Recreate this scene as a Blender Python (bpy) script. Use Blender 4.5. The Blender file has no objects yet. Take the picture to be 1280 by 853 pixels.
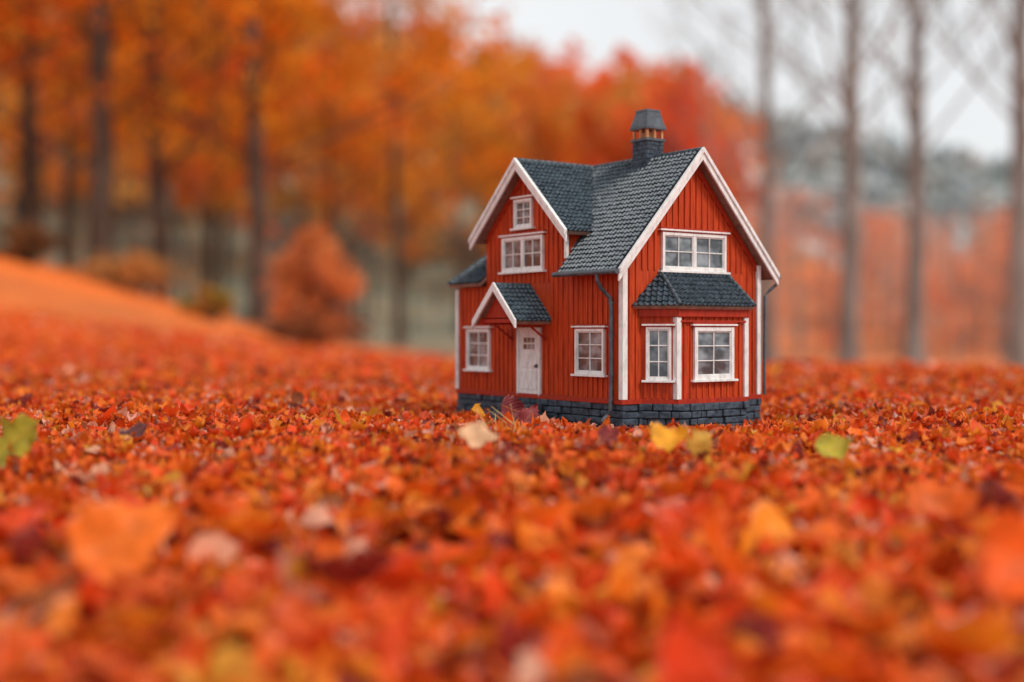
import bpy, math, random
import numpy as np
from mathutils import Vector
random.seed(7); rng=np.random.default_rng(11)
S=bpy.context.scene
S.view_settings.view_transform='Standard'
try: S.view_settings.look='None'
except Exception: pass
S.view_settings.exposure=0

# ------------------------------------------------------------ materials
def nt(m):
    m.use_nodes=True
    t=m.node_tree; t.nodes.clear(); return t
def mat(name,c1,c2=None,rough=0.6,scale=(100,100,100),bump=0.0,detail=4,spec=0.4,contrast=(0.35,0.65)):
    m=bpy.data.materials.new(name); t=nt(m); N=t.nodes; L=t.links
    out=N.new('ShaderNodeOutputMaterial'); p=N.new('ShaderNodeBsdfPrincipled'); L.new(p.outputs[0],out.inputs[0])
    p.inputs['Roughness'].default_value=rough; p.inputs['Specular IOR Level'].default_value=spec
    tc=N.new('ShaderNodeTexCoord'); mp=N.new('ShaderNodeMapping'); mp.inputs['Scale'].default_value=scale
    L.new(tc.outputs['Object'],mp.inputs[0])
    nz=N.new('ShaderNodeTexNoise'); nz.inputs['Scale'].default_value=1; nz.inputs['Detail'].default_value=detail; nz.inputs['Roughness'].default_value=0.65
    L.new(mp.outputs[0],nz.inputs['Vector'])
    r=N.new('ShaderNodeValToRGB'); L.new(nz.outputs[0],r.inputs[0])
    r.color_ramp.elements[0].position=contrast[0]; r.color_ramp.elements[1].position=contrast[1]
    r.color_ramp.elements[0].color=(*c1,1); r.color_ramp.elements[1].color=(*(c2 or c1),1)
    L.new(r.outputs[0],p.inputs['Base Color'])
    if bump:
        b=N.new('ShaderNodeBump'); b.inputs['Strength'].default_value=bump; b.inputs['Distance'].default_value=0.001
        L.new(nz.outputs[0],b.inputs['Height']); L.new(b.outputs[0],p.inputs['Normal'])
    return m
M_red=mat('red_painted_wood',(0.32,0.028,0.005),(0.56,0.062,0.010),0.6,(260,260,26),0.5,spec=.25)
M_red2=mat('red_trim_wood',(0.28,0.018,0.006),(0.42,0.032,0.010),0.55,(200,200,40),0.3,spec=.25)
M_white=mat('white_painted_wood',(0.50,0.49,0.48),(0.78,0.77,0.76),0.5,(160,160,60),0.3,contrast=(0.25,0.55))
M_soffit=mat('soffit_wood',(0.22,0.13,0.10),(0.36,0.24,0.19),0.7,(120,120,40),0.3)
M_roof=mat('slate_blue_roof_tile',(0.018,0.031,0.043),(0.070,0.102,0.130),0.42,(130,130,130),0.5,spec=0.55)
M_roof2=mat('ridge_tile',(0.022,0.036,0.048),(0.06,0.085,0.107),0.45,(150,150,150),0.5)
M_stone=mat('dark_foundation_stone',(0.012,0.021,0.034),(0.062,0.09,0.125),0.7,(110,110,160),1.0)
M_mortar=mat('foundation_mortar',(0.012,0.016,0.022),(0.03,0.035,0.045),0.9,(100,100,100),0.4)
M_metal=mat('dark_gutter_metal',(0.04,0.05,0.063),(0.09,0.108,0.13),0.4,(90,90,90),0.1)
M_glass=mat('window_glass',(0.03,0.04,0.05),(0.26,0.30,0.33),0.08,(28,28,40),0.0,detail=2,spec=0.9,contrast=(0.42,0.66))
M_copper=mat('chimney_copper',(0.42,0.16,0.06),(0.6,0.28,0.12),0.5,(90,90,90),0.2)
M_bark=mat('dark_bark',(0.05,0.036,0.028),(0.13,0.095,0.072),0.9,(9,9,2),0.5,detail=2,spec=.1)
M_bark2=mat('grey_bark',(0.15,0.142,0.13),(0.29,0.275,0.255),0.9,(5,5,1.5),0.5,detail=2,spec=.1)
M_stem=mat('dry_straw',(0.45,0.3,0.1),(0.7,0.5,0.22),0.6,(90,90,90))
M_soil=mat('doorstone',(0.03,0.037,0.048),(0.085,0.10,0.12),0.8,(90,90,90),0.8)

def leafmat(name,transl=0.3,rough=0.45,veins=True,nscale=70,lo=.75,hi=1.25,det=3):
    m=bpy.data.materials.new(name); t=nt(m); N=t.nodes; L=t.links
    out=N.new('ShaderNodeOutputMaterial'); p=N.new('ShaderNodeBsdfPrincipled')
    p.inputs['Roughness'].default_value=rough; p.inputs['Specular IOR Level'].default_value=0.25 if veins else 0.05
    a=N.new('ShaderNodeAttribute'); a.attribute_name='col'
    col=a.outputs['Color']
    if veins:
        tc=N.new('ShaderNodeTexCoord'); nz=N.new('ShaderNodeTexNoise'); nz.inputs['Scale'].default_value=nscale; nz.inputs['Detail'].default_value=det
        L.new(tc.outputs['Object'],nz.inputs['Vector'])
        mr=N.new('ShaderNodeMapRange'); mr.inputs[1].default_value=0.3; mr.inputs[2].default_value=0.7; mr.inputs[3].default_value=lo; mr.inputs[4].default_value=hi
        L.new(nz.outputs[0],mr.inputs[0])
        vm=N.new('ShaderNodeVectorMath'); vm.operation='SCALE'; L.new(a.outputs['Color'],vm.inputs[0]); L.new(mr.outputs[0],vm.inputs['Scale'])
        col=vm.outputs[0]
        lc=N.new('ShaderNodeAttribute'); lc.attribute_name='lc'
        sx=N.new('ShaderNodeSeparateXYZ'); L.new(lc.outputs['Vector'],sx.inputs[0])
        ab=N.new('ShaderNodeMath'); ab.operation='ABSOLUTE'; L.new(sx.outputs[1],ab.inputs[0])
        m1=N.new('ShaderNodeMath'); m1.operation='MULTIPLY_ADD'; m1.inputs[1].default_value=-0.45; L.new(ab.outputs[0],m1.inputs[0]); L.new(sx.outputs[0],m1.inputs[2])
        m2=N.new('ShaderNodeMath'); m2.operation='MULTIPLY'; m2.inputs[1].default_value=44; L.new(m1.outputs[0],m2.inputs[0])
        m3=N.new('ShaderNodeMath'); m3.operation='SINE'; L.new(m2.outputs[0],m3.inputs[0])
        v1=N.new('ShaderNodeMapRange'); v1.inputs[1].default_value=0.75; v1.inputs[2].default_value=1.0; L.new(m3.outputs[0],v1.inputs[0])
        v2=N.new('ShaderNodeMapRange'); v2.inputs[1].default_value=0.09; v2.inputs[2].default_value=0.02; L.new(ab.outputs[0],v2.inputs[0])
        mx=N.new('ShaderNodeMath'); mx.operation='MAXIMUM'; L.new(v1.outputs[0],mx.inputs[0]); L.new(v2.outputs[0],mx.inputs[1])
        ms=N.new('ShaderNodeMath'); ms.operation='MULTIPLY'; ms.inputs[1].default_value=0.25; L.new(mx.outputs[0],ms.inputs[0])
        mix=N.new('ShaderNodeMixRGB'); L.new(ms.outputs[0],mix.inputs[0]); L.new(col,mix.inputs[1]); mix.inputs[2].default_value=(0.85,0.32,0.08,1)
        e1=N.new('ShaderNodeMapRange'); e1.inputs[1].default_value=.75; e1.inputs[2].default_value=1.0; L.new(ab.outputs[0],e1.inputs[0])
        e2=N.new('ShaderNodeMapRange'); e2.inputs[1].default_value=.52; e2.inputs[2].default_value=.64; e2.inputs[4].default_value=.5; L.new(nz.outputs[0],e2.inputs[0])
        em=N.new('ShaderNodeMath'); em.operation='MULTIPLY'; L.new(e1.outputs[0],em.inputs[0]); L.new(e2.outputs[0],em.inputs[1])
        mixe=N.new('ShaderNodeMixRGB'); L.new(em.outputs[0],mixe.inputs[0]); L.new(mix.outputs[0],mixe.inputs[1]); mixe.inputs[2].default_value=(.88,.52,.38,1)
        col=mixe.outputs[0]
        b=N.new('ShaderNodeBump'); b.inputs['Strength'].default_value=0.5; b.inputs['Distance'].default_value=0.001
        ad=N.new('ShaderNodeMath'); ad.operation='ADD'; L.new(mx.outputs[0],ad.inputs[0]); L.new(nz.outputs[0],ad.inputs[1])
        L.new(ad.outputs[0],b.inputs['Height']); L.new(b.outputs[0],p.inputs['Normal'])
    L.new(col,p.inputs['Base Color'])
    tr=N.new('ShaderNodeBsdfTranslucent'); L.new(col,tr.inputs[0])
    mxs=N.new('ShaderNodeMixShader'); mxs.inputs[0].default_value=transl
    L.new(p.outputs[0],mxs.inputs[1]); L.new(tr.outputs[0],mxs.inputs[2]); L.new(mxs.outputs[0],out.inputs[0])
    return m
M_leaf=leafmat('fallen_leaf',.34,.45)
M_fol=leafmat('autumn_foliage',0.4,0.9,False)
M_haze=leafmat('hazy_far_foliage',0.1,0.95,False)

# ------------------------------------------------------------ mesh helpers
def fastmesh(name,V,F,material,attrs=None,smooth=False):
    me=bpy.data.meshes.new(name)
    V=np.ascontiguousarray(V,dtype=np.float32); F=np.ascontiguousarray(F,dtype=np.int32)
    k=F.shape[1]
    me.vertices.add(len(V)); me.vertices.foreach_set('co',V.ravel())
    me.loops.add(F.size); me.loops.foreach_set('vertex_index',F.ravel())
    me.polygons.add(len(F)); me.polygons.foreach_set('loop_start',np.arange(0,F.size,k,dtype=np.int32))
    if smooth: me.polygons.foreach_set('use_smooth',np.ones(len(F),dtype=bool))
    me.update(calc_edges=True)
    for n,(ty,arr) in (attrs or {}).items():
        at=me.attributes.new(n,ty,'POINT')
        at.data.foreach_set('color' if ty=='FLOAT_COLOR' else 'vector',np.ascontiguousarray(arr,dtype=np.float32).ravel())
    me.materials.append(material)
    ob=bpy.data.objects.new(name,me); S.collection.objects.link(ob); return ob

class MB:
    def __init__(s): s.v=[]; s.f=[]
    def add(s,vs,fs):
        o=len(s.v); s.v+= [tuple(map(float,v)) for v in vs]; s.f+=[tuple(o+i for i in f) for f in fs]
    def hexa(s,p):
        s.add(p,[(3,2,1,0),(4,5,6,7),(0,1,5,4),(1,2,6,5),(2,3,7,6),(3,0,4,7)])
    def box(s,x0,x1,y0,y1,z0,z1):
        s.hexa([(x0,y0,z0),(x1,y0,z0),(x1,y1,z0),(x0,y1,z0),(x0,y0,z1),(x1,y0,z1),(x1,y1,z1),(x0,y1,z1)])
    def fbox(s,fr,a0,a1,b0,b1,c0,c1):
        o,r,n=fr
        def P(a,b,c): return (o[0]+r[0]*a+n[0]*c, o[1]+r[1]*a+n[1]*c, b)
        s.hexa([P(a0,b0,c1),P(a1,b0,c1),P(a1,b0,c0),P(a0,b0,c0),P(a0,b1,c1),P(a1,b1,c1),P(a1,b1,c0),P(a0,b1,c0)])
    def prism(s,poly,ext):
        n=len(poly); e=Vector(ext)
        vs=[Vector(p) for p in poly]+[Vector(p)+e for p in poly]
        s.add(vs,[tuple(range(n))[::-1],tuple(range(n,2*n))]+[(i,(i+1)%n,n+(i+1)%n,n+i) for i in range(n)])
    def tube(s,pts,rad,k=8):
        P=[Vector(p) for p in pts]; o=len(s.v)
        for i,p in enumerate(P):
            d=(P[min(i+1,len(P)-1)]-P[max(i-1,0)]).normalized()
            a=d.cross(Vector((0,0,1)));
            if a.length<0.2: a=d.cross(Vector((0,1,0)))
            a.normalize(); b=d.cross(a)
            r=rad[i] if hasattr(rad,'__len__') else rad
            for j in range(k):
                t=2*math.pi*j/k; s.v.append(tuple(p+a*math.cos(t)*r+b*math.sin(t)*r))
        for i in range(len(P)-1):
            for j in range(k):
                s.f.append((o+i*k+j,o+i*k+(j+1)%k,o+(i+1)*k+(j+1)%k,o+(i+1)*k+j))
        s.f.append(tuple(o+j for j in range(k))[::-1]); s.f.append(tuple(o+(len(P)-1)*k+j for j in range(k)))
    def obj(s,name,material,parent=None,scale=1.0,bevel=0,smooth=False):
        me=bpy.data.meshes.new(name); me.from_pydata([(a*scale,b*scale,c*scale) for a,b,c in s.v],[],s.f); me.update()
        me.materials.append(material)
        if smooth:
            for p in me.polygons: p.use_smooth=True
        ob=bpy.data.objects.new(name,me); S.collection.objects.link(ob)
        if parent: ob.parent=parent
        if bevel:
            b=ob.modifiers.new('bevel','BEVEL'); b.width=bevel*scale; b.segments=2; b.limit_method='ANGLE'
        import bmesh
        bm=bmesh.new(); bm.from_mesh(me); bmesh.ops.recalc_face_normals(bm,faces=bm.faces); bm.to_mesh(me); bm.free()
        return ob

# ------------------------------------------------------------ HOUSE (units mm, local)
H=bpy.data.objects.new('red_wooden_house',None); S.collection.objects.link(H)
H.location=(0.139,1.551,0.0); H.rotation_euler=(0,0,math.radians(-54.5))
U=0.001
CX=-206; HW=95; XL=-375; D=241; RZ=350
sm=1.13; sc=0.93; DROP=8
walls=MB()
walls.prism([(-200,0,24),(-200,D,24),(-200,D,RZ-DROP-sm*120.5),(-200,120.5,RZ-DROP),(-200,0,RZ-DROP-sm*120.5)],(200,0,0))
walls.prism([(CX-HW,-1,24),(CX+HW,-1,24),(CX+HW,-1,RZ-DROP-sc*HW),(CX,-1,RZ-DROP),(CX-HW,-1,RZ-DROP-sc*HW)],(0,D+2,0))
walls.prism([(XL,-1,24),(CX-HW,-1,24),(CX-HW,-1,180),(XL,-1,180)],(0,125,0))
bay=[(-2,28),(35,60),(35,180),(-2,213)]
walls.prism([(x,y,24) for x,y in bay],(0,0,122))
walls.obj('walls',M_red,H,U)

FR=((0,0),(1,0),(0,-1))
FRc=((0,-1),(1,0),(0,-1))
RT=((0,0),(0,1),(1,0))
BF=((35,0),(0,1),(1,0))
cl=math.hypot(37,32); cd=(37/cl,32/cl); cn=(32/cl,-37/cl)
BC=((-2,28),cd,cn)
cl2=math.hypot(37,33); BC2=((35,180),(-37/cl2,33/cl2),(33/cl2,37/cl2))
bat=MB()
def battens(fr,a0,a1,topf,z0,ops,step=10.5,w=2.6,d=1.7,z1f=None):
    n=max(1,int(round((a1-a0)/step))); st=(a1-a0)/n
    for i in range(1,n):
        a=a0+i*st+random.uniform(-.3,.3)
        segs=[(z0,topf(a))]
        for (oa0,oa1,ob0,ob1) in ops:
            if oa0-w/2<a<oa1+w/2:
                ns=[]
                for s0,s1 in segs:
                    if ob1<=s0 or ob0>=s1: ns.append((s0,s1)); continue
                    if ob0>s0: ns.append((s0,ob0))
                    if ob1<s1: ns.append((ob1,s1))
                segs=ns
        for s0,s1 in segs:
            if s1-s0>2: bat.fbox(fr,a-w/2,a+w/2,s0,s1,-0.5,d+random.uniform(-.15,.15))
white=MB(); glass=MB(); red=MB()
ops_front=[]; ops_right=[]; ops_bay=[]
def window(fr,a0,a1,b0,b1,cols,rows,mull=(),cas=5,ops=None,head=True,mw=1.4):
    W=white
    W.fbox(fr,a0,a0+cas,b0,b1,-0.5,4.2); W.fbox(fr,a1-cas,a1,b0,b1,-0.5,4.2)
    W.fbox(fr,a0+cas,a1-cas,b1-cas,b1,-0.5,4.0); W.fbox(fr,a0+cas,a1-cas,b0,b0+cas,-0.5,4.0)
    if head:
        W.fbox(fr,a0-5,a1+5,b1+1.6,b1+3.8,-0.5,6.2); red.fbox(fr,a0-4,a1+4,b1,b1+1.6,-0.5,4.6); red.fbox(fr,a0-4,a1+4,b1+3.8,b1+6,-0.5,4.5)
        W.fbox(fr,a0-5,a1+5,b0-2.8,b0,-0.5,7.0)
    ia0,ia1,ib0,ib1=a0+cas,a1-cas,b0+cas,b1-cas
    glass.fbox(fr,ia0,ia1,ib0,ib1,-0.6,0.5)
    edges=[ia0]+[ia0+(ia1-ia0)*m for m in mull]+[ia1]
    for m in edges[1:-1]: W.fbox(fr,m-2.2,m+2.2,ib0,ib1,0.4,3.6)
    for e0,e1 in zip(edges[:-1],edges[1:]):
        l=e0+(2.2 if e0!=ia0 else 0); r=e1-(2.2 if e1!=ia1 else 0)
        W.fbox(fr,l,l+1.6,ib0,ib1,0.4,2.8); W.fbox(fr,r-1.6,r,ib0,ib1,0.4,2.8)
        W.fbox(fr,l+1.6,r-1.6,ib0,ib0+1.6,0.4,2.75); W.fbox(fr,l+1.6,r-1.6,ib1-1.6,ib1,0.4,2.75)
        for i in range(1,cols):
            a=l+(r-l)*i/cols; W.fbox(fr,a-mw/2,a+mw/2,ib0+1.6,ib1-1.6,0.4,2.3)
        for j in range(1,rows):
            b=ib0+(ib1-ib0)*j/rows; W.fbox(fr,l+1.6,r-1.6,b-mw/2,b+mw/2,0.4,2.1)
    if ops is not None: ops.append((a0-1,a1+1,b0-3,b1+5))
window(FR,-93,-34,60,119,2,3,(),3.4,ops_front)
window(FRc,-349,-290,60,119,2,3,(),3.4,ops_front)
window(FRc,-258,-162,199,247,2,2,(0.5,),4.2,ops_front)
window(FRc,-229,-187,259,299,2,3,(),3.6,ops_front)
window(RT,63,177,194,243,2,2,(0.5,),4.0,ops_right)
window(BF,86,156,54,121,2,3,(),5.2,ops_bay,head=True)
ops_c=[]
window(BC,9,41,54,121,2,3,(),3.0,ops_c)
ops_front.append((-224,-166,24,124)); ops_front.append((-250,-146,118,182))
ops_right.append((27,213,20,194))
def topfront(x):
    if x<CX-HW: return 178
    if x<CX+HW: return RZ-DROP-2-sc*abs(x-CX)
    return 205
battens(FRc,XL,CX+HW,lambda a:topfront(a),31,[o for o in ops_front])
battens(FR,CX+HW,0,lambda a:205,31,ops_front)
battens(RT,0,D,lambda a:RZ-DROP-2-sm*abs(a-120.5),31,ops_right)
battens(BF,60,180,lambda a:140,31,ops_bay)
battens(BC,0,cl,lambda a:140,31,ops_c,step=8)
battens(BC2,0,cl2,lambda a:140,31,[],step=8)
battens(((XL,0),(0,-1),(-1,0)),-122,0,lambda a:178,31,[])
battens(((0,D+1),(-1,0),(0,1)),0,300,lambda a:203,31,[])
bat.obj('siding_battens',M_red,H,U)
red.box(XL-2,CX+HW,-5,-1,24,30); red.box(CX+HW,1,-5,0,24,29.5)
red.box(0,4,-5,28,24,30); red.box(0,4,213,D+3,24,30)
red.fbox(BF,58,182,24,30,0,3); red.fbox(BC,0,cl,24,29.6,0,3); red.fbox(BC2,0,cl2,24,29.6,0,3)
red.fbox(BF,57,183,134,147,0,5); red.fbox(BC,0,cl+1,134,146.5,0,4.6); red.fbox(BC2,-1,cl2,134,146.5,0,4.6)
red.fbox(BF,62,178,127,129.5,0,4)
white.box(-4,1.8,-4.2,-0.2,30,207); white.box(0.2,4,-4,4,30,205)
white.box(0.2,4,D-5,D+2,30,205)
white.box(XL-2,XL+2,-4,-1.2,30,178); white.box(XL-3.2,XL-0.2,-4.8,5,30,177)
white.box(CX+HW-3,CX+HW+2.2,-5,-0.8,212,RZ-DROP-sc*HW-2)
for (px,py) in ((35,60),(35,180)):
    white.prism([(px-5,py-4,30),(px+3.2,py-4,30),(px+3.2,py+3.5,30),(px-5,py+3.5,30)],(0,0,103.5))
door=MB()
door.fbox(FRc,-218,-172,27,117,-0.4,1.6)
door.obj('door_slab',M_white,H,U)
for a0,a1,b0,b1 in ((-213,-197,36,62),(-193,-177,36,62),(-213,-197,66,84),(-193,-177,66,84)):
    white.fbox(FRc,a0,a1,b0,b1,1.5,2.6)
for i in range(3):
    for j in range(2):
        glass.fbox(FRc,-207+i*9,-200.5+i*9,91+j*9,98+j*9,1.5,2.4)
white.fbox(FRc,-222,-218,27,121,-0.4,4); white.fbox(FRc,-172,-168,27,121,-0.4,4); white.fbox(FRc,-218,-172,117,121,-0.4,3.9)
knob=MB(); knob.tube([(-177,-3,68),(-177,-7,68)],1.6,8); knob.fbox(FRc,-179,-174,66,71,1.4,3.2); knob.obj('door_handle',M_metal,H,U)

tiles=MB(); ridge=MB(); soff=MB()
TW=7.4; TL=8.2
def slope(O,A,Dn,a0f,a1f,slen,s0=0):
    O=Vector(O);A=Vector(A).normalized();Dn=Vector(Dn).normalized(); Nn=A.cross(Dn)
    if Nn.z<0: Nn=-Nn
    smin=min(a0f(s0),a0f(slen)); smax=max(a1f(s0),a1f(slen))
    na=int((smax-smin)/TW*6)+1; av=[smin+(smax-smin)*i/na for i in range(na+1)]
    rows=[]; s=s0; r=0
    while s<slen-0.1:
        e=min(s+TL,slen); rows.append((s,0.2,r)); rows.append((e,2.5,r)); s=e; r+=1
    off=len(tiles.v)
    jit={}
    for (s,h,r) in rows:
        l,rr=a0f(s),a1f(s)
        for a in av:
            aa=min(max(a,l),rr)
            ph=(aa/TW)%1.0
            w=1.3*math.cos(2*math.pi*ph)+0.45*math.cos(4*math.pi*ph)
            key=(r,int(aa//TW)); 
            if key not in jit: jit[key]=(random.uniform(-.45,.45),random.uniform(-.8,.8))
            j=jit[key]
            P=O+A*aa+Dn*(s+(j[1] if h>1 and s<slen-1 else 0))+Nn*(h+w+j[0]+1.2)
            tiles.v.append(tuple(P))
    n=len(av)
    for i in range(len(rows)-1):
        for k in range(n-1):
            q=(off+i*n+k,off+i*n+k+1,off+(i+1)*n+k+1,off+(i+1)*n+k)
            if (Vector(tiles.v[q[0]])-Vector(tiles.v[q[1]])).length<1e-4 and (Vector(tiles.v[q[2]])-Vector(tiles.v[q[3]])).length<1e-4: continue
            tiles.f.append(q)
    q=[O+A*a0f(s0)+Dn*s0,O+A*a1f(s0)+Dn*s0,O+A*a1f(slen)+Dn*slen,O+A*a0f(slen)+Dn*slen]
    soff.prism([p-Nn*0.3 for p in q],-Nn*4.0)
dm=(0,-1,-sm); dmb=(0,1,-sm)
K=math.hypot(1,sm); KC=math.hypot(1,sc)
slope((0,120.5,RZ),(1,0,0),dm,lambda s:-109,lambda s:15,141*K)
slope((0,120.5,RZ),(1,0,0),dm,lambda s:CX,lambda s:-109,114*K)
slope((0,120.5,RZ),(1,0,0),dmb,lambda s:CX,lambda s:15,141*K)
slope((CX,0,RZ),(0,1,0),(1,0,-sc),lambda s:-16,lambda s:D+14,112*KC)
slope((CX,0,RZ),(0,1,0),(-1,0,-sc),lambda s:-16,lambda s:D+14,112*KC)
def caps(p0,p1,r=4.6,seg=11):
    p0=Vector(p0);p1=Vector(p1); n=max(1,int((p1-p0).length/seg)); d=(p1-p0)/n
    for i in range(n):
        a=p0+d*i; b=a+d*1.08
        ridge.tube([a,a+(b-a)*0.85,b],[r,r*1.08,r*1.12],10)
caps((CX,120.5,RZ+0.5),(15,120.5,RZ+0.5),4); caps((CX,-16,RZ+0.6),(CX,D+14,RZ+0.6),4)
def barge(apex,dirv,length,n,w=9.0,t=3,off=0):
    a=Vector(apex)+Vector(n)*off; d=Vector(dirv).normalized(); e=a+d*length
    dn=Vector((0,0,-1))*w*1.35; up=Vector((0,0,1.5))
    white.prism([a+up,e+up,e+dn,a+dn],Vector(n)*t)
    u2=Vector((0,0,4.2)); d2=Vector((0,0,-2.6))
    a2=a+Vector(n)*t
    white.prism([a+u2,e+u2,e+d2,a+d2],Vector(n)*(t+2.2))
barge((15,120.5,RZ),dm,142*K,(1,0,0)); barge((15.02,120.5,RZ),dmb,142*K,(1,0,0))
barge((CX,-16,RZ),(1,0,-sc),113*KC,(0,-1,0)); barge((CX,-16.02,RZ),(-1,0,-sc),113*KC,(0,-1,0))
for dd in (dm,dmb):
    a=Vector((0,120.5,RZ-DROP-6)); d=Vector(dd).normalized(); e=a+d*118*K
    red.prism([a,e,e+Vector((0,0,-8)),a+Vector((0,0,-8))],(2.4 if dd is dm else 2.5,0,0))
for dd in ((1,0,-sc),(-1,0,-sc)):
    a=Vector((CX,-1,RZ-DROP-6)); d=Vector(dd).normalized(); e=a+d*92*KC
    red.prism([a,e,e+Vector((0,0,-7)),a+Vector((0,0,-7))],(0,-2.4 if dd[0]>0 else -2.5,0))
EZ=184; WR=66
def hipface(e0,e1,t0,t1):
    e0,e1,t0,t1=map(Vector,(e0,e1,t0,t1))
    A=(e1-e0).normalized(); mid=(t0+t1)/2; rel=mid-e0; foot=e0+A*rel.dot(A); Dn=foot-mid; Ls=Dn.length; Dn.normalize()
    O=foot-Dn*Ls
    ta0=(t0-O).dot(A); ta1=(t1-O).dot(A); ea0=(e0-O).dot(A); ea1=(e1-O).dot(A)
    slope(O,A,Dn,lambda s:ta0+(ea0-ta0)*s/Ls,lambda s:ta1+(ea1-ta1)*s/Ls,Ls)
hipface((XL-10,-14,EZ),(CX-HW,-14,EZ),(XL+42,62,EZ+WR),(CX-HW,62,EZ+WR))
hipface((XL-10,138,EZ),(XL-10,-14,EZ),(XL+42,62.1,EZ+WR),(XL+42,61.9,EZ+WR))
hipface((CX-HW,138,EZ),(XL-10,138,EZ),(CX-HW,62,EZ+WR),(XL+42,62,EZ+WR))
caps((XL-9,-13,EZ+3),(XL+42,62,EZ+WR+2),3.0,9)
E=146.5; T=191
P0=(-1,14,E);P1=(46,54,E);P2=(46,186,E);P3=(-1,227,E)
T0=(1,62,T);T1=(1,178,T)
hipface(P1,P2,T0,T1)
hipface(P0,P1,T0,T0); hipface(P2,P3,T1,T1)
caps(Vector(P1)+Vector((0,0,3)),Vector(T0)+Vector((0,0,2)),2.8,8); caps(Vector(P2)+Vector((0,0,3)),Vector(T1)+Vector((0,0,2)),2.8,8)
caps(Vector(T0)+Vector((1,0,1)),Vector(T1)+Vector((1,0,1)),2.6,9)
CC=-196; CZ=178; cs=1.0; CL=60
slope((CC,0,CZ),(0,1,0),(1,0,-cs),lambda s:-CL,lambda s:1,50*math.sqrt(2))
slope((CC,0,CZ),(0,1,0),(-1,0,-cs),lambda s:-CL,lambda s:1,50*math.sqrt(2))
caps((CC,-CL,CZ+.5),(CC,0,CZ+.5),3.2,9)
def barge2(sx,off):
    a=Vector((CC,-CL-off,CZ)); d=Vector((sx,0,-cs)).normalized(); e=a+d*51*1.414
    white.prism([a+Vector((0,0,4)),e+Vector((0,0,4)),e+Vector((0,0,-7)),a+Vector((0,0,-8))],(0,-3.2,0))
barge2(1,0); barge2(-1,0.03)
red.box(CC+36,CC+44,-56,-1,125,134); red.box(CC-44,CC-36,-56,-1,125,134)
red.box(CC-36,CC+36,-54,-49,127,132.5)
red.prism([(CC-34,-50,134),(CC+34,-50,134),(CC,-50,168)],(0,-3,0))
for sx in (-1,1):
    p0=Vector((CC+sx*39,-2,104)); p1=Vector((CC+sx*39,-34,126))
    red.prism([p0+Vector((-1.2,0,-1.5)),p1+Vector((-1.2,0,-1.5)),p1+Vector((-1.2,0,1.5)),p0+Vector((-1.2,0,1.5))],(2.4,0,0))
soff.obj('roof_deck',M_soffit,H,U); tiles.obj('roof_tiles',M_roof,H,U); ridge.obj('ridge_tiles',M_roof2,H,U,smooth=True)
ch=MB(); cx0=-89; cy0=120.5
bw=15
chb=MB(); ch.box(cx0-bw+1,cx0+bw-1,cy0-bw+1,cy0+bw-1,322,374)
z=324
while z<373:
    h=6.2; k=int(z/6)%2
    for side in range(4):
        n=3
        for i in range(n):
            l0=-bw+ (2*bw)*i/n + (3 if k else 0)*(1 if i else 0); l1=-bw+(2*bw)*(i+1)/n + (3 if k else 0)*(1 if i<n-1 else 0)
            l0+=.4; l1-=.4; pr=bw+random.uniform(-.4,.5)
            if side==0: chb.box(cx0+l0,cx0+l1,cy0-pr,cy0-bw+2,z+.3,z+h-.3)
            if side==1: chb.box(cx0+l0,cx0+l1,cy0+bw-2,cy0+pr,z+.3,z+h-.3)
            if side==2: chb.box(cx0+bw-2,cx0+pr+.3,cy0+l0,cy0+l1,z+.35,z+h-.35)
            if side==3: chb.box(cx0-pr-.3,cx0-bw+2,cy0+l0,cy0+l1,z+.35,z+h-.35)
    z+=h
ch.box(cx0-bw-2,cx0+bw+2,cy0-bw-2,cy0+bw+2,373.6,377)
def frust(m,w0,w1,z0,z1):
    m.hexa([(cx0-w0,cy0-w0,z0),(cx0+w0,cy0-w0,z0),(cx0+w0,cy0+w0,z0),(cx0-w0,cy0+w0,z0),(cx0-w1,cy0-w1,z1),(cx0+w1,cy0-w1,z1),(cx0+w1,cy0+w1,z1),(cx0-w1,cy0+w1,z1)])
frust(ch,17.8,17.8,389.5,392.5); frust(ch,17.2,11.5,392.5,414); frust(ch,12.3,11.8,413.6,416.5)
ch.obj('chimney_core',M_metal,H,U); chb.obj('chimney_bricks',M_stone,H,U,bevel=.5)
cp=MB()
for sx in (-1,0,1):
    for sy in (-1,0,1):
        if sx or sy: cp.box(cx0+sx*13-1.6,cx0+sx*13+1.6,cy0+sy*13-1.6,cy0+sy*13+1.6,376.8,390)
cp.box(cx0-7,cx0+7,cy0-7,cy0+7,376.5,386)
cp.obj('chimney_posts',M_copper,H,U)
g=MB()
zt=RZ-sm*141-1
g.tube([(-112,-24,zt),(17,-24,zt)],3.4,10); g.tube([(-205,D+24,zt),(17,D+24,zt)],3.4,10)
g.tube([(-22,-24,zt-1),(-22,-24,zt-10),(-21,-18,zt-20),(-16,-8,zt-32),(-15,-7,zt-44),(-15,-7,60),(-15,-8,16),(-16,-15,8),(-17,-20,2)],2.7,10)
g.tube([(12,D+24,zt),(13,D+23,zt-10),(9,D+14,zt-18),(7,D+6,zt-26),(7,D+5,30)],2.2,8)
for zz in (60,110,150): g.tube([(-15,-7,zz),(-15,-7,zz+3)],3.5,10)
g.obj('gutters_and_downpipes',M_metal,H,U,smooth=False)
white.obj('white_trim_and_window_frames',M_white,H,U,bevel=.35); red.obj('red_trim_boards',M_red2,H,U,bevel=.3); glass.obj('window_glass',M_glass,H,U)
fd=MB(); fd.box(XL+2,-2,1,D-2,-40,24.5); fd.prism([(x-2 if x>0 else x,y+ (1 if y<100 else -1),-40) for x,y in bay],(0,0,64)); fd.obj('foundation_core',M_mortar,H,U)
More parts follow.
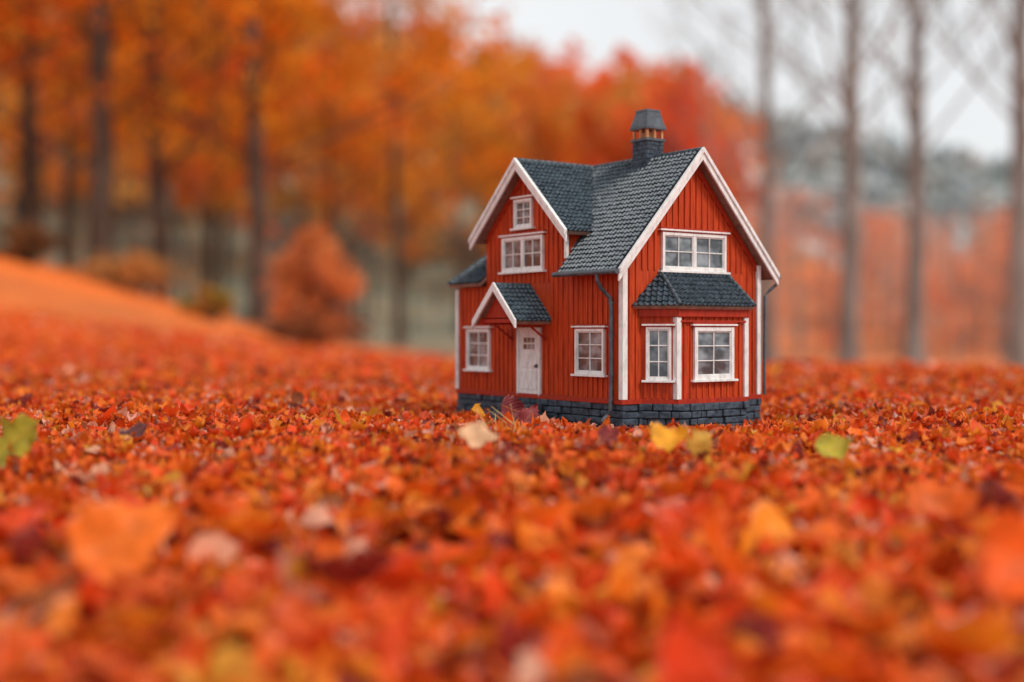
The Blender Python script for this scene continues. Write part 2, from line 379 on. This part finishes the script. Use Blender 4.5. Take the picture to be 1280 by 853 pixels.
st=MB()
def run(p0,p1,n):
    p0=Vector(p0);p1=Vector(p1);L=(p1-p0).length; d=(p1-p0)/L
    zs=[-24,-13,-3.5]+[5.5+random.uniform(-.8,.8),15+random.uniform(-.8,.8),24.2]
    for r in range(5):
        z0=zs[r]; z1=zs[r+1]; a=-2.1
        while a<L+2:
            l=random.uniform(9,30); b=min(a+l,L+2.5)
            if L+2-b<6: b=L+2.5
            out=random.uniform(1.6,6.2)
            st.fbox(((p0.x,p0.y),(d.x,d.y),n),a+random.uniform(.2,.6),b-random.uniform(.2,.6),z0+random.uniform(.2,.9),(z1-random.uniform(0,.7)) if r<4 else z1,-4,out)
            a=b
            if b>=L+2.4: break
run((XL,0),(0,0),(0,-1)); run((0,0),(0,28),(1,0)); run((-2,28),(35,60),cn); run((35,60),(35,180),(1,0)); run((35,180),(-2,213),BC2[2]); run((0,213),(0,D),(1,0)); run((0,D),(XL,D),(0,1)); run((XL,124),(XL,0),(-1,0))
st.obj('foundation_stones',M_stone,H,U,bevel=1.3)
sp=MB(); sp.box(-240,-150,-50,-6,-30,5); sp.box(-230,-160,-32,-6,5.3,16); sp.obj('door_steps',M_soil,H,U,bevel=1.5)

# ------------------------------------------------------------ TERRAIN
def sstep(a,b,x):
    t=np.clip((x-a)/(b-a),0,1); return t*t*(3-2*t)
def terrain(x,y):
    x=np.asarray(x,float); y=np.asarray(y,float)
    z=-0.012-0.165*np.maximum(0,1.42-y)**1.12
    z=np.maximum(z,-0.38)
    near=1-sstep(6,12,y)
    house=np.exp(-(((x-.12)/.42)**4+((y-1.72)/.42)**4))
    lum=0.007*np.sin(x*23+1.3*np.sin(y*9))*np.sin(y*19+1.7)+0.005*np.sin(x*41+y*17)*np.sin(y*37-x*13)+0.010*np.sin(x*6.1+2)*np.sin(y*5.3+.5)
    z=z+lum*near*(1-.88*house)-.005*house
    crest=4.3-0.55*np.clip(x,-2,2.2)
    xa=x*15/np.maximum(y,5)
    mid=np.interp(xa,[-30,-10,-6.2,-3.3,-2,0,4,10,30],[4,1.8,.97,0.24,-.1,-.35,-.5,-.62,-.9])
    w=sstep(crest-.6,14,y)
    far=mid+0.05*np.sin(x*.9)*np.sin(y*.7)*sstep(5,9,y)
    z=z*(1-w)+far*w
    Hr=np.interp(x,[-90,-35,-15,12.6,18,35,90],[33,25,16,9,4,2.0,1.5])
    z=z+Hr*sstep(24,88,y)*(1-sstep(95,150,y)*0.9)
    H2=np.interp(x,[-150,36,68,95,220,500],[44,38,30,25,15,12])
    z=z+H2*sstep(115,235,y)
    return z
ys=np.concatenate([np.linspace(-2,0.3,12),np.linspace(.35,3.2,190),np.geomspace(3.25,620,150)])
tt=np.linspace(-1,1,261); xs=np.sinh(tt*7.2)/np.sinh(7.2)*520
xs=np.unique(np.concatenate([xs,np.linspace(-1.2,1.2,140)]))
X,Y=np.meshgrid(xs,ys); Z=terrain(X,Y)-0.004
nV=np.stack([X,Y,Z],-1).reshape(-1,3); a=np.arange(len(nV)).reshape(X.shape)
F=np.stack([a[:-1,:-1],a[:-1,1:],a[1:,1:],a[1:,:-1]],-1).reshape(-1,4)
m=bpy.data.materials.new('leaf_strewn_ground'); t=nt(m); N=t.nodes; L=t.links
out=N.new('ShaderNodeOutputMaterial'); p=N.new('ShaderNodeBsdfPrincipled'); p.inputs['Roughness'].default_value=.9; p.inputs['Specular IOR Level'].default_value=.1; L.new(p.outputs[0],out.inputs[0])
tc=N.new('ShaderNodeTexCoord')
n1=N.new('ShaderNodeTexNoise'); n1.inputs['Scale'].default_value=9; n1.inputs['Detail'].default_value=7; n1.inputs['Roughness'].default_value=.7
n2=N.new('ShaderNodeTexNoise'); n2.inputs['Scale'].default_value=.55; n2.inputs['Detail'].default_value=4
L.new(tc.outputs['Object'],n1.inputs['Vector']); L.new(tc.outputs['Object'],n2.inputs['Vector'])
r=N.new('ShaderNodeValToRGB'); L.new(n1.outputs[0],r.inputs[0]); e=r.color_ramp.elements
e[0].position=.3; e[0].color=(.26,.02,.006,1); e[1].position=.72; e[1].color=(.84,.24,.06,1); q=e.new(.5); q.color=(.72,.12,.02,1)
r2=N.new('ShaderNodeValToRGB'); L.new(n2.outputs[0],r2.inputs[0]); e=r2.color_ramp.elements
e[0].position=.38; e[0].color=(.40,.15,.05,1); e[1].position=.62; e[1].color=(.84,.20,.035,1)
mx=N.new('ShaderNodeMixRGB'); mx.inputs[0].default_value=.55; L.new(r.outputs[0],mx.inputs[1]); L.new(r2.outputs[0],mx.inputs[2])
sx=N.new('ShaderNodeSeparateXYZ'); L.new(tc.outputs['Object'],sx.inputs[0])
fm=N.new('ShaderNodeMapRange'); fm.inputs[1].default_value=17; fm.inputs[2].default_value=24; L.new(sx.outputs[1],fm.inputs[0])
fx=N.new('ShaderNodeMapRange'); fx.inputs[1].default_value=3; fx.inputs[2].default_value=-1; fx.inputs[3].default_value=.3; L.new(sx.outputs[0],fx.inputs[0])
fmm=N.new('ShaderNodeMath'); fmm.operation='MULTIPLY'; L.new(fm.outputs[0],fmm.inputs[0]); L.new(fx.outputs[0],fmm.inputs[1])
# far hills beyond 110 m: aerial haze painted in as cool grey-green
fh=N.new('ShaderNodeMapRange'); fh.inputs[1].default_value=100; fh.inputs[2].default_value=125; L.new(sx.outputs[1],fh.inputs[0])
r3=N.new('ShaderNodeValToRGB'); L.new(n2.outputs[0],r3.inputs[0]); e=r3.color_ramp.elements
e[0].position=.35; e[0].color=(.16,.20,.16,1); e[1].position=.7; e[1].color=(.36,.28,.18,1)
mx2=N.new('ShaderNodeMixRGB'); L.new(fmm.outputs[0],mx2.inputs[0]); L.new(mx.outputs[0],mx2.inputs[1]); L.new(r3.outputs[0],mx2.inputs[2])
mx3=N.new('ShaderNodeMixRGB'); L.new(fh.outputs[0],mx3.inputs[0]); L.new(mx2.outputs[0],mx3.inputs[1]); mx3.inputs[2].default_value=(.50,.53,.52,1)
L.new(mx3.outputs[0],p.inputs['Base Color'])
b=N.new('ShaderNodeBump'); b.inputs['Strength'].default_value=.6; b.inputs['Distance'].default_value=.01; L.new(n1.outputs[0],b.inputs['Height']); L.new(b.outputs[0],p.inputs['Normal'])
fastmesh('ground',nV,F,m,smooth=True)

# ------------------------------------------------------------ LEAF LITTER
def leaf_template(rows,cols,kind,curl,fold,noise,seed):
    g=np.random.default_rng(seed)
    s=np.linspace(0,1,rows); v=np.linspace(-1,1,cols)
    if kind=='oval': w=0.36*np.sin(np.pi*s**0.85)**0.8+0.012
    elif kind=='ovate': w=0.42*np.sin(np.pi*np.clip(s,0,1)**0.6)**0.9*(1-.25*s)+.012
    else:
        w=0.45*np.sin(np.pi*s**0.8)**.6*(0.72+0.28*np.cos(s*np.pi*7))+.012
    w=w*(1+g.uniform(-.08,.08,rows))
    Sg,Vg=np.meshgrid(s,v,indexing='ij')
    Wg=w[:,None]*np.abs(Vg)**.9*np.sign(Vg)
    if kind!='lobed': Wg=Wg*(1+0.10*((np.arange(rows)%2)*2-1)[:,None]*(np.abs(Vg)>.9))
    x=Sg-.5; y=Wg
    z=fold*np.abs(Wg)+curl*((Sg-.5)**2)*1.6+noise*np.sin(Sg*9+seed)*Vg*np.abs(Vg)+noise*g.normal(0,.35,Sg.shape)*np.abs(Vg)+noise*.8*np.cos(Sg*5+seed*2)*(1-Vg**2)
    T=np.stack([x,y,z],-1).reshape(-1,3)
    i=np.arange(rows*cols).reshape(rows,cols)
    Fq=np.stack([i[:-1,:-1],i[1:,:-1],i[1:,1:],i[:-1,1:]],-1).reshape(-1,4)
    LC=np.stack([Sg,Vg,np.zeros_like(Sg)],-1).reshape(-1,3)
    return T,Fq,LC
def rots(n,tilt,maxt=80):
    yaw=rng.uniform(0,2*np.pi,n); ta=rng.uniform(0,2*np.pi,n); th=np.radians(np.clip(np.abs(rng.normal(0,tilt,n)),0,maxt))
    fl=rng.random(n)<.4
    c,s=np.cos(yaw),np.sin(yaw); R1=np.zeros((n,3,3)); R1[:,0,0]=c;R1[:,0,1]=-s;R1[:,1,0]=s;R1[:,1,1]=c;R1[:,2,2]=1
    sg=np.where(fl,-1.0,1.0); R0=np.zeros((n,3,3)); R0[:,0,0]=1; R0[:,1,1]=sg; R0[:,2,2]=sg
    kx,ky=np.cos(ta),np.sin(ta); Kk=np.zeros((n,3,3)); Kk[:,0,2]=ky;Kk[:,1,2]=-kx;Kk[:,2,0]=-ky;Kk[:,2,1]=kx
    R2=np.eye(3)+np.sin(th)[:,None,None]*Kk+(1-np.cos(th))[:,None,None]*(Kk@Kk)
    return R2@R1@R0
PAL=np.array([(.90,.150,.010),(.78,.065,.008),(.92,.235,.015),(.24,.016,.014),(.88,.42,.28),(.90,.44,.04),(.36,.09,.03),(.88,.105,.010)])
PW=np.array([.28,.17,.19,.065,.07,.02,.03,.19]); PW/=PW.sum()
def scatter(tmpls,n,pos,size,tilt,colors):
    Vs=[];Fs=[];Cs=[];Ls=[];o=0
    idx=rng.integers(0,len(tmpls),n)
    R=rots(n,tilt)
    for k,(T,Fq,LC) in enumerate(tmpls):
        sel=np.where(idx==k)[0]
        if not len(sel): continue
        asp=rng.uniform(.8,1.2,(len(sel),1,1))
        TT=T[None]*np.concatenate([np.ones_like(asp),asp,rng.uniform(.6,1.5,asp.shape)],-1)
        P=np.einsum('nij,nvj->nvi',R[sel],TT)*size[sel][:,None,None]+pos[sel][:,None,:]
        nv=len(T); Vs.append(P.reshape(-1,3))
        Fs.append((Fq[None]+(o+np.arange(len(sel))*nv)[:,None,None]).reshape(-1,4))
        c=np.repeat(colors[sel],nv,0)
        Cs.append(np.concatenate([c,np.ones((len(c),1))],1)); Ls.append(np.tile(LC,(len(sel),1)))
        o+=len(sel)*nv
    return np.concatenate(Vs),np.concatenate(Fs),np.concatenate(Cs),np.concatenate(Ls)
def colors(n,pos):
    c=PAL[rng.choice(len(PAL),n,p=PW)]
    c=c*rng.uniform(.8,1.1,(n,1))*(1+rng.normal(0,.05,(n,3)))
    pt=np.sin(pos[:,0]*9+1)*np.sin(pos[:,1]*7+2)
    c=c*(1+.1*pt[:,None])
    return np.clip(c,.004,.93)
def sample(n,y0,y1,power=0):
    out=[]; k=0
    while k<n:
        y=rng.uniform(y0,y1,n); wmax=.5*y1+.6; x=rng.uniform(-wmax,wmax,n)
        keep=(np.abs(x)<.5*y+.6)
        if power: keep&=rng.random(n)<(y0/y)**power
        dx=x-.139; dy=y-1.551; c,s=math.cos(math.radians(-54.5)),math.sin(math.radians(-54.5))
        lx=dx*c+dy*s; ly=-dx*s+dy*c
        inside=((lx>-.380)&(lx<.006)&(ly>-.006)&(ly<.247))|((lx>0)&(lx<.042)&(ly>.05)&(ly<.19))|((lx>-.242)&(lx<-.15)&(ly>-.052)&(ly<0))
        keep&=~inside
        p=np.stack([x[keep],y[keep]],1); out.append(p); k+=len(p)
    return np.concatenate(out)[:n]
big=[leaf_template(9,5,k,c,f,nz,i) for i,(k,c,f,nz) in enumerate([('ovate',.5,.35,.08),('oval',.2,.6,.10),('lobed',.4,.2,.12),('ovate',-.3,.5,.12),('lobed',.7,.5,.10),('oval',.9,.3,.06),('ovate',.1,.15,.14),('lobed',-.4,.3,.12)])]
small=[leaf_template(5,3,k,c,f,nz,i+20) for i,(k,c,f,nz) in enumerate([('ovate',.8,.6,.18),('oval',.4,.9,.2),('lobed',.9,.4,.22),('ovate',-.5,.7,.2),('oval',1.3,.5,.15),('lobed',-.6,.6,.25)])]
parts=[]
def nearhouse(x,y):
    dx=x-.139; dy=y-1.551; c,s=math.cos(math.radians(-54.5)),math.sin(math.radians(-54.5))
    lx=dx*c+dy*s; ly=-dx*s+dy*c
    qx=np.maximum(np.maximum(-.375-lx,lx-.035),0); qy=np.maximum(np.maximum(-ly,ly-.241),0)
    return np.hypot(qx,qy)
def layer(tm,n,y0,y1,power,smin,smax,tilt,zr,exp=1.5,pale=False,up=0):
    xy=sample(n,y0,y1,power); d=nearhouse(xy[:,0],xy[:,1]); sz=smin+(smax-smin)*rng.random(n)**1.6
    k=(d>sz*.45)|(sz<.016)
    if pale: k&=(np.sin(xy[:,0]*7.3+1.2)*np.sin(xy[:,1]*9.1+.4)+.35*rng.normal(0,1,n))>.35
    xy=xy[k]; d=d[k]; sz=sz[k]; n=len(xy)
    z=terrain(xy[:,0],xy[:,1])+up+rng.random(n)**exp*zr*np.clip(.5+d/.15,0,1)
    pos=np.stack([xy[:,0],xy[:,1],z],1)
    c=colors(n,pos)
    if pale: c=np.array([(.86,.62,.56),(.85,.5,.4),(.85,.35,.22)])[rng.integers(0,3,n)]*rng.uniform(.8,1.05,(n,1))
    parts.append(scatter(tm,n,pos,sz,tilt,c))
layer(small,120000,1.05,3.0,0.3,.009,.020,42,.015)
layer(small,34000,2.6,6.5,1.0,.016,.032,38,.02)
layer(big,5000,1.0,3.2,.3,.022,.040,32,.018)
layer(big,12000,.3,1.15,0,.026,.056,34,.024)
layer(small,26000,.7,1.25,0,.012,.024,40,.026)
layer(big,1500,.45,1.05,0,.055,.085,42,.030)
layer(big,14000,3,8,.6,.035,.06,35,.02)
layer(small,20000,1.1,2.8,0,.004,.009,50,.010,pale=True,up=.008)
o=0;VV=[];FF=[];CC_=[];LL=[]
for v,f,c,l in parts:
    VV.append(v);FF.append(f+o);CC_.append(c);LL.append(l);o+=len(v)
fastmesh('fallen_leaves',np.concatenate(VV),np.concatenate(FF),M_leaf,{'col':('FLOAT_COLOR',np.concatenate(CC_)),'lc':('FLOAT_VECTOR',np.concatenate(LL))},smooth=True)

from mathutils import Euler
def accent(name,x,y,dz,kind,size,eul,col,seed=3):
    T,Fq,LC=leaf_template(17,7,kind,.35,.3,.09,seed)
    R=np.array(Euler([math.radians(a) for a in eul]).to_matrix())
    P=(T*size)@R.T+np.array([x,y,float(terrain(x,y))+dz])
    C=np.tile(np.array([*col,1.0]),(len(P),1))
    return fastmesh(name,P,Fq,M_leaf,{'col':('FLOAT_COLOR',C),'lc':('FLOAT_VECTOR',LC)},smooth=True)
accent('crimson_leaf',.004,1.585,.030,'ovate',.042,(75,15,10),(.20,.03,.045))
accent('crimson_leaf',.022,1.575,.024,'ovate',.036,(60,-45,40),(.26,.04,.05),5)
accent('yellow_leaf',.162,1.27,.036,'ovate',.042,(50,-15,10),(.92,.42,.02),6)
accent('yellow_leaf',.186,1.25,.034,'lobed',.04,(55,25,120),(.9,.55,.10),7)
accent('green_leaf',-.50,1.24,.042,'lobed',.07,(50,-35,15),(.36,.30,.02),8)
accent('green_leaf',.325,1.26,.034,'oval',.042,(45,-18,25),(.45,.40,.04),9)
accent('pale_leaf',-.035,1.25,.038,'oval',.042,(40,10,0),(.85,.55,.32),10)
accent('orange_leaf',-.285,.92,.05,'ovate',.085,(60,-20,30),(.93,.19,.015),11)
accent('orange_leaf',.14,.86,.06,'ovate',.08,(65,10,80),(.93,.14,.012),12)
accent('orange_leaf',.36,.84,.05,'ovate',.08,(60,10,-30),(.93,.13,.012),13)
accent('crimson_leaf',-.42,1.38,.022,'oval',.035,(30,-20,10),(.10,.03,.04),14)
accent('crimson_leaf',.10,1.30,.026,'oval',.03,(40,-20,60),(.20,.02,.03),15)
sm_=MB()
for i in range(9):
    x=-.02+random.uniform(-.03,.03); y=1.40+random.uniform(-.06,.08); z=float(terrain(x,y))
    sm_.tube([(x,y,z),(x+random.uniform(-.01,.01),y,z+.022),(x+random.uniform(-.02,.02),y+.004,z+random.uniform(.03,.05))],[.0008,.0007,.0004],5)
sm_.obj('dry_grass_stems',M_stem)

# ------------------------------------------------------------ TREES
def grow(mb,p,d,length,r,depth,tips,spread=.6,up=.15,seg=4,kids=3,k=6):
    pts=[Vector(p)]; rad=[r]; dd=Vector(d).normalized()
    for i in range(seg):
        dd=(dd+Vector((random.uniform(-1,1),random.uniform(-1,1),random.uniform(-.3,1)*up*3))*.13).normalized()
        pts.append(pts[-1]+dd*length/seg); rad.append(r*(1-.45*(i+1)/seg))
    mb.tube(pts,rad,k)
    if depth==0: tips.append(pts[-1]); tips.append(pts[len(pts)//2]); return
    for c in range(kids):
        t=random.uniform(.35,1) if c else 1.0
        idx=min(int(t*seg),seg); b=pts[idx]
        az=random.uniform(0,6.28); nd=(dd*(1-spread*.4)+Vector((math.cos(az),math.sin(az),up))*spread).normalized()
        grow(mb,b,nd,length*random.uniform(.55,.78),rad[idx]*random.uniform(.5,.7),depth-1,tips,spread,up,max(2,seg-1),kids,max(4,k-1))
def trunk(mb,h,r,k=10,lean=.03):
    pts=[];rad=[];x=y=0
    for i in range(10):
        t=i/9; x+=random.uniform(-1,1)*lean*h/9*2; y+=random.uniform(-1,1)*lean*h/9*2
        if i==0:x=y=0
        pts.append(Vector((x,y,-.3+(h+.3)*t))); rad.append(r*(1.35 if i==0 else 1)*(1-.72*t))
    mb.tube(pts,rad,k); return pts,rad
QT=np.array([(-.5,0,.0),(0,-.28,.06),(.5,0,0),(0,.28,.06)]); QF=np.array([[0,1,2,3]]); QL=np.zeros((4,3))
def foliage(centers,per,rad,size,pal,pw,jit=.15):
    n=len(centers)*per; c=np.repeat(np.asarray(centers),per,0)
    d=rng.normal(0,1,(n,3)); d/=np.linalg.norm(d,axis=1)[:,None]; d*=rad*rng.random((n,1))**.5*np.array([1,1,.7])
    pos=c+d; cc=np.asarray(pal)[rng.choice(len(pal),len(centers),p=pw)]*rng.uniform(.75,1.1,(len(centers),1))
    col=np.clip(np.repeat(cc,per,0)*rng.uniform(1-jit,1+jit,(n,1)),.003,.95)
    return scatter([(QT,QF,QL)],n,pos,size*rng.uniform(.6,1.3,n),60,col)
ORP=[(.88,.27,.02),(.85,.19,.02),(.88,.38,.03),(.64,.30,.04),(.80,.14,.02)]; ORW=[.32,.18,.28,.14,.08]
def deciduous(h,r,lowest,pal,pw,nb=18):
    mb=MB(); pts,rad=trunk(mb,h,r); tips=[]
    for i in range(nb):
        z=lowest+(h-lowest)*(i+random.random())/nb; t=min(max((z+.3)/(h+.3),0),.99); j=int(t*9); b=pts[j].lerp(pts[j+1],t*9-j)
        az=i*2.4+random.uniform(-.5,.5); L_=h*.26*(1-.55*t)+.6
        grow(mb,b,(math.cos(az),math.sin(az),.35+.6*t),L_,rad[j]*.25,1,tips,.6,.1,3,4,5)
    tips.append(pts[-1])
    return mb,[tuple(p) for p in tips]
vars_=[]
for i in range(4):
    mb,tips=deciduous(random.uniform(9,11),random.uniform(.15,.2),1.7,ORP,ORW)
    tr=mb.obj('trunk_src',M_bark); v,f,c,l=foliage(tips,34,.65,.2,ORP,ORW)
    fo=fastmesh('crown_src',v,f,M_fol,{'col':('FLOAT_COLOR',c)})
    vars_.append((tr.data,fo.data)); bpy.data.objects.remove(tr); bpy.data.objects.remove(fo)
def place_tree(name,var,x,y,rot,sc):
    e=bpy.data.objects.new(name,None); S.collection.objects.link(e); e.location=(x,y,float(terrain(x,y))); e.rotation_euler=(0,0,rot); e.scale=(sc,)*3
    for nm,d in zip(('trunk_and_limbs','crown'),var):
        o_=bpy.data.objects.new(nm,d); S.collection.objects.link(o_); o_.parent=e
def X_at(px,y): return (px-640)/1551*y
for i,(px,y,sc_) in enumerate([(-60,17,1),(28,21,1),(128,17.5,1),(200,19,.9),(325,18,1.05),(262,27,.85),(415,25,.66),(500,23,.68),(575,30,.62),(85,28,1),(-150,20,1),(670,36,.6),(380,33,.8)]):
    place_tree('autumn_tree',vars_[i%4],X_at(px,y),y,i*1.7,sc_)
bv=[]
for i in range(3):
    mb=MB(); pts,rad=trunk(mb,9.5,.145,lean=.03); tips=[]
    for b_ in range(22):
        z=2.4+6.9*(b_+random.random())/22; t=min((z+.3)/9.8,.99); j=int(t*9); b=pts[j].lerp(pts[j+1],t*9-j); az=b_*2.4
        grow(mb,b,(math.cos(az),math.sin(az),.9),2.3*(1-.5*t)+.5,rad[j]*.22,2,tips,.6,.35,3,3,5)
    tr=mb.obj('t',M_bark2)
    tp=[tuple(p) for p in tips]; random.shuffle(tp)
    v,f,c,l=foliage(tp[:120],7,.35,.08,[(.55,.40,.32),(.55,.47,.42)],[.5,.5])
    fo=fastmesh('c',v,f,M_fol,{'col':('FLOAT_COLOR',c)}); bv.append((tr.data,fo.data)); bpy.data.objects.remove(tr); bpy.data.objects.remove(fo)
for i,(px,y,sc_) in enumerate([(960,21,.95),(1060,17,1.05),(1143,19,1.1),(1272,16,1.05),(885,34,.8),(1420,18,1)]):
    place_tree('bare_tree',bv[i%3],X_at(px,y),y,i*1.3+.4,sc_)
def bush(name,px,y,h,w,pal,n=60,per=40,size=.07):
    x=X_at(px,y); z0=float(terrain(x,y)); mb=MB(); cs_=[]
    for i in range(14):
        az=i*2.4; r_=w*.5*random.random(); zz=h*random.uniform(.5,.95); e=(x+math.cos(az)*r_,y+math.sin(az)*r_,z0+zz)
        mb.tube([(x+math.cos(az)*.05,y+math.sin(az)*.05,z0-.1),(x+math.cos(az)*r_*.5,y+math.sin(az)*r_*.5,z0+zz*.5),e],[.025,.015,.006],5)
    for i in range(n):
        az=random.uniform(0,6.28); t=random.random(); r_=w*.5*math.sin(math.pi*(.15+.8*t))*random.random()**.5
        cs_.append((x+math.cos(az)*r_,y+math.sin(az)*r_,z0+h*(.08+.87*t)))
    e=bpy.data.objects.new(name,None); S.collection.objects.link(e)
    mb.obj('stems',M_bark,e); v,f,c,l=foliage(cs_,per,w*.15,size,pal,[1/len(pal)]*len(pal)); q=fastmesh('leaves',v,f,M_fol,{'col':('FLOAT_COLOR',c)}); q.parent=e
BR=[(.78,.27,.08),(.70,.24,.09),(.82,.32,.11)]
bush('autumn_bush',392,12.5,1.2,.95,BR,110,40)
bush('autumn_bush',262,11,.28,.5,[(.45,.34,.06),(.6,.28,.06)],25)
bush('autumn_bush',30,11.5,.35,.7,[(.16,.09,.04),(.3,.13,.05)],25)
bush('autumn_bush',380,11.5,.22,1.1,[(.25,.10,.05),(.4,.13,.05)],30)
bush('autumn_bush',150,12,.25,1.6,[(.5,.30,.10),(.6,.24,.06)],30)

def forest(name,pts,hts,pal,pw,per,size,mt,trunkmat,lowf=.22,var=.15):
    cs_=[];mb=MB()
    for (x,y),h in zip(pts,hts):
        z=float(terrain(x,y)); r=h*.27; low=lowf if h>3 else .05
        mb.tube([(x,y,z-.5),(x,y,z+h*.8)],[h*.016+.03,h*.006],5)
        for i in range(16):
            t=random.random(); az=random.uniform(0,6.28); rr=r*math.sin(math.pi*(.2+.75*t))*random.random()**.5*1.2
            cs_.append((x+math.cos(az)*rr,y+math.sin(az)*rr,z+h*(low+(1-low)*t)))
    e=bpy.data.objects.new(name,None); S.collection.objects.link(e)
    mb.obj('trunks',trunkmat,e)
    pal=np.asarray(pal); n=len(cs_)*per; cen=np.repeat(np.asarray(cs_),per,0)
    hh=np.repeat(np.asarray(hts),16*per)
    d=rng.normal(0,1,(n,3)); d/=np.linalg.norm(d,axis=1)[:,None]; pos=cen+d*(hh*.11)[:,None]*rng.random((n,1))**.4
    tc_=pal[rng.choice(len(pal),len(pts),p=pw)]*rng.uniform(1-var,1+var*.7,(len(pts),1))
    col=np.repeat(tc_,16*per,0)*np.repeat(rng.uniform(1-var*1.5,1+var,(len(cs_),1)),per,0)
    v,f,c,l=scatter([(QT,QF,QL)],n,pos,size*hh/6*rng.uniform(.6,1.3,n),60,np.clip(col,.003,.95))
    q=fastmesh('foliage',v,f,mt,{'col':('FLOAT_COLOR',c)}); q.parent=e
def fpts(n,y0,y1,xa0,xa1,cond=None):
    o_=[]
    while len(o_)<n:
        y=random.uniform(y0,y1); x=random.uniform(xa0,xa1)*y
        if cond is None or cond(x,y): o_.append((x,y))
    return o_
P=fpts(70,28,42,-.55,-.02); forest('undergrowth',P,[random.uniform(1.5,3.2) for _ in P],[(.28,.33,.24),(.36,.39,.36),(.7,.3,.08),(.26,.33,.32)],[.3,.3,.15,.25],16,.22,M_fol,M_bark)
P=fpts(250,36,92,-.62,.17); forest('autumn_forest',P,[random.uniform(5,7.5) for _ in P],[(.88,.30,.06),(.86,.20,.05),(.88,.40,.09),(.58,.38,.16),(.82,.16,.05)],[.28,.27,.20,.11,.14],18,.5,M_fol,M_bark,.25)
P=fpts(150,26,64,.17,.62); forest('autumn_forest',P,[random.uniform(1.8,3.4) for _ in P],[(.84,.34,.18),(.82,.28,.15),(.74,.42,.30),(.56,.46,.38)],[.33,.27,.22,.18],18,.32,M_fol,M_bark2,.15)
P=fpts(700,122,245,-.2,.75); forest('distant_forest',P,[random.uniform(4,6.5) for _ in P],[(.56,.59,.58),(.60,.60,.58),(.62,.58,.55),(.58,.61,.62)],[.35,.3,.15,.2],6,2.6,M_haze,M_haze,.1,.04)  # aerial haze painted into the pale leaf colours, no fog volume

# ------------------------------------------------------------ LIGHT
W=bpy.data.worlds.new('World'); S.world=W; W.use_nodes=True; t=W.node_tree; t.nodes.clear(); N=t.nodes; L=t.links
out=N.new('ShaderNodeOutputWorld'); bg=N.new('ShaderNodeBackground'); L.new(bg.outputs[0],out.inputs[0])
sky=N.new('ShaderNodeTexSky'); sky.sky_type='NISHITA'; sky.sun_disc=False
EL,AZ=48,130
sky.sun_elevation=math.radians(EL); sky.sun_rotation=math.radians(AZ); sky.dust_density=4; sky.air_density=1.2
hs=N.new('ShaderNodeHueSaturation'); hs.inputs['Saturation'].default_value=.35; L.new(sky.outputs[0],hs.inputs['Color'])
tc=N.new('ShaderNodeTexCoord'); mp=N.new('ShaderNodeMapping'); mp.inputs['Scale'].default_value=(1.4,1.4,4); nz=N.new('ShaderNodeTexNoise'); nz.inputs['Scale'].default_value=1.5; nz.inputs['Detail'].default_value=2
L.new(tc.outputs['Generated'],mp.inputs[0]); L.new(mp.outputs[0],nz.inputs['Vector'])
cr=N.new('ShaderNodeValToRGB'); L.new(nz.outputs[0],cr.inputs[0]); cr.color_ramp.elements[0].position=.3; cr.color_ramp.elements[1].position=.7
cr.color_ramp.elements[0].color=(.74,.77,.79,1); cr.color_ramp.elements[1].color=(.88,.89,.90,1)
vs=N.new('ShaderNodeVectorMath'); vs.operation='SCALE'; vs.inputs['Scale'].default_value=9.5; L.new(cr.outputs[0],vs.inputs[0])
mx=N.new('ShaderNodeMixRGB'); mx.inputs[0].default_value=.85; L.new(hs.outputs[0],mx.inputs[1]); L.new(vs.outputs[0],mx.inputs[2]); L.new(mx.outputs[0],bg.inputs[0])
bg.inputs[1].default_value=.123
sd=bpy.data.lights.new('sun','SUN'); sd.energy=2.1; sd.angle=math.radians(12); sd.color=(1,.94,.85)
so=bpy.data.objects.new('sun',sd); S.collection.objects.link(so)
az=math.radians(AZ); el=math.radians(EL); dv=Vector((math.sin(az)*math.cos(el),math.cos(az)*math.cos(el),math.sin(el)))
so.rotation_euler=dv.to_track_quat('Z','Y').to_euler(); so.location=(3,-3,5)

# ------------------------------------------------------------ CAMERA
cd_=bpy.data.cameras.new('camera'); cam=bpy.data.objects.new('camera',cd_); S.collection.objects.link(cam); S.camera=cam
cd_.sensor_width=36; cd_.lens=43.6; cd_.clip_start=.02; cd_.clip_end=2000
pitch=math.atan((426.5-415)/1551); cam.location=(0,0,.115); cam.rotation_euler=(math.radians(90)-pitch,0,0)
cd_.dof.use_dof=True; cd_.dof.focus_distance=1.57; cd_.dof.aperture_fstop=1.45; cd_.dof.aperture_blades=9
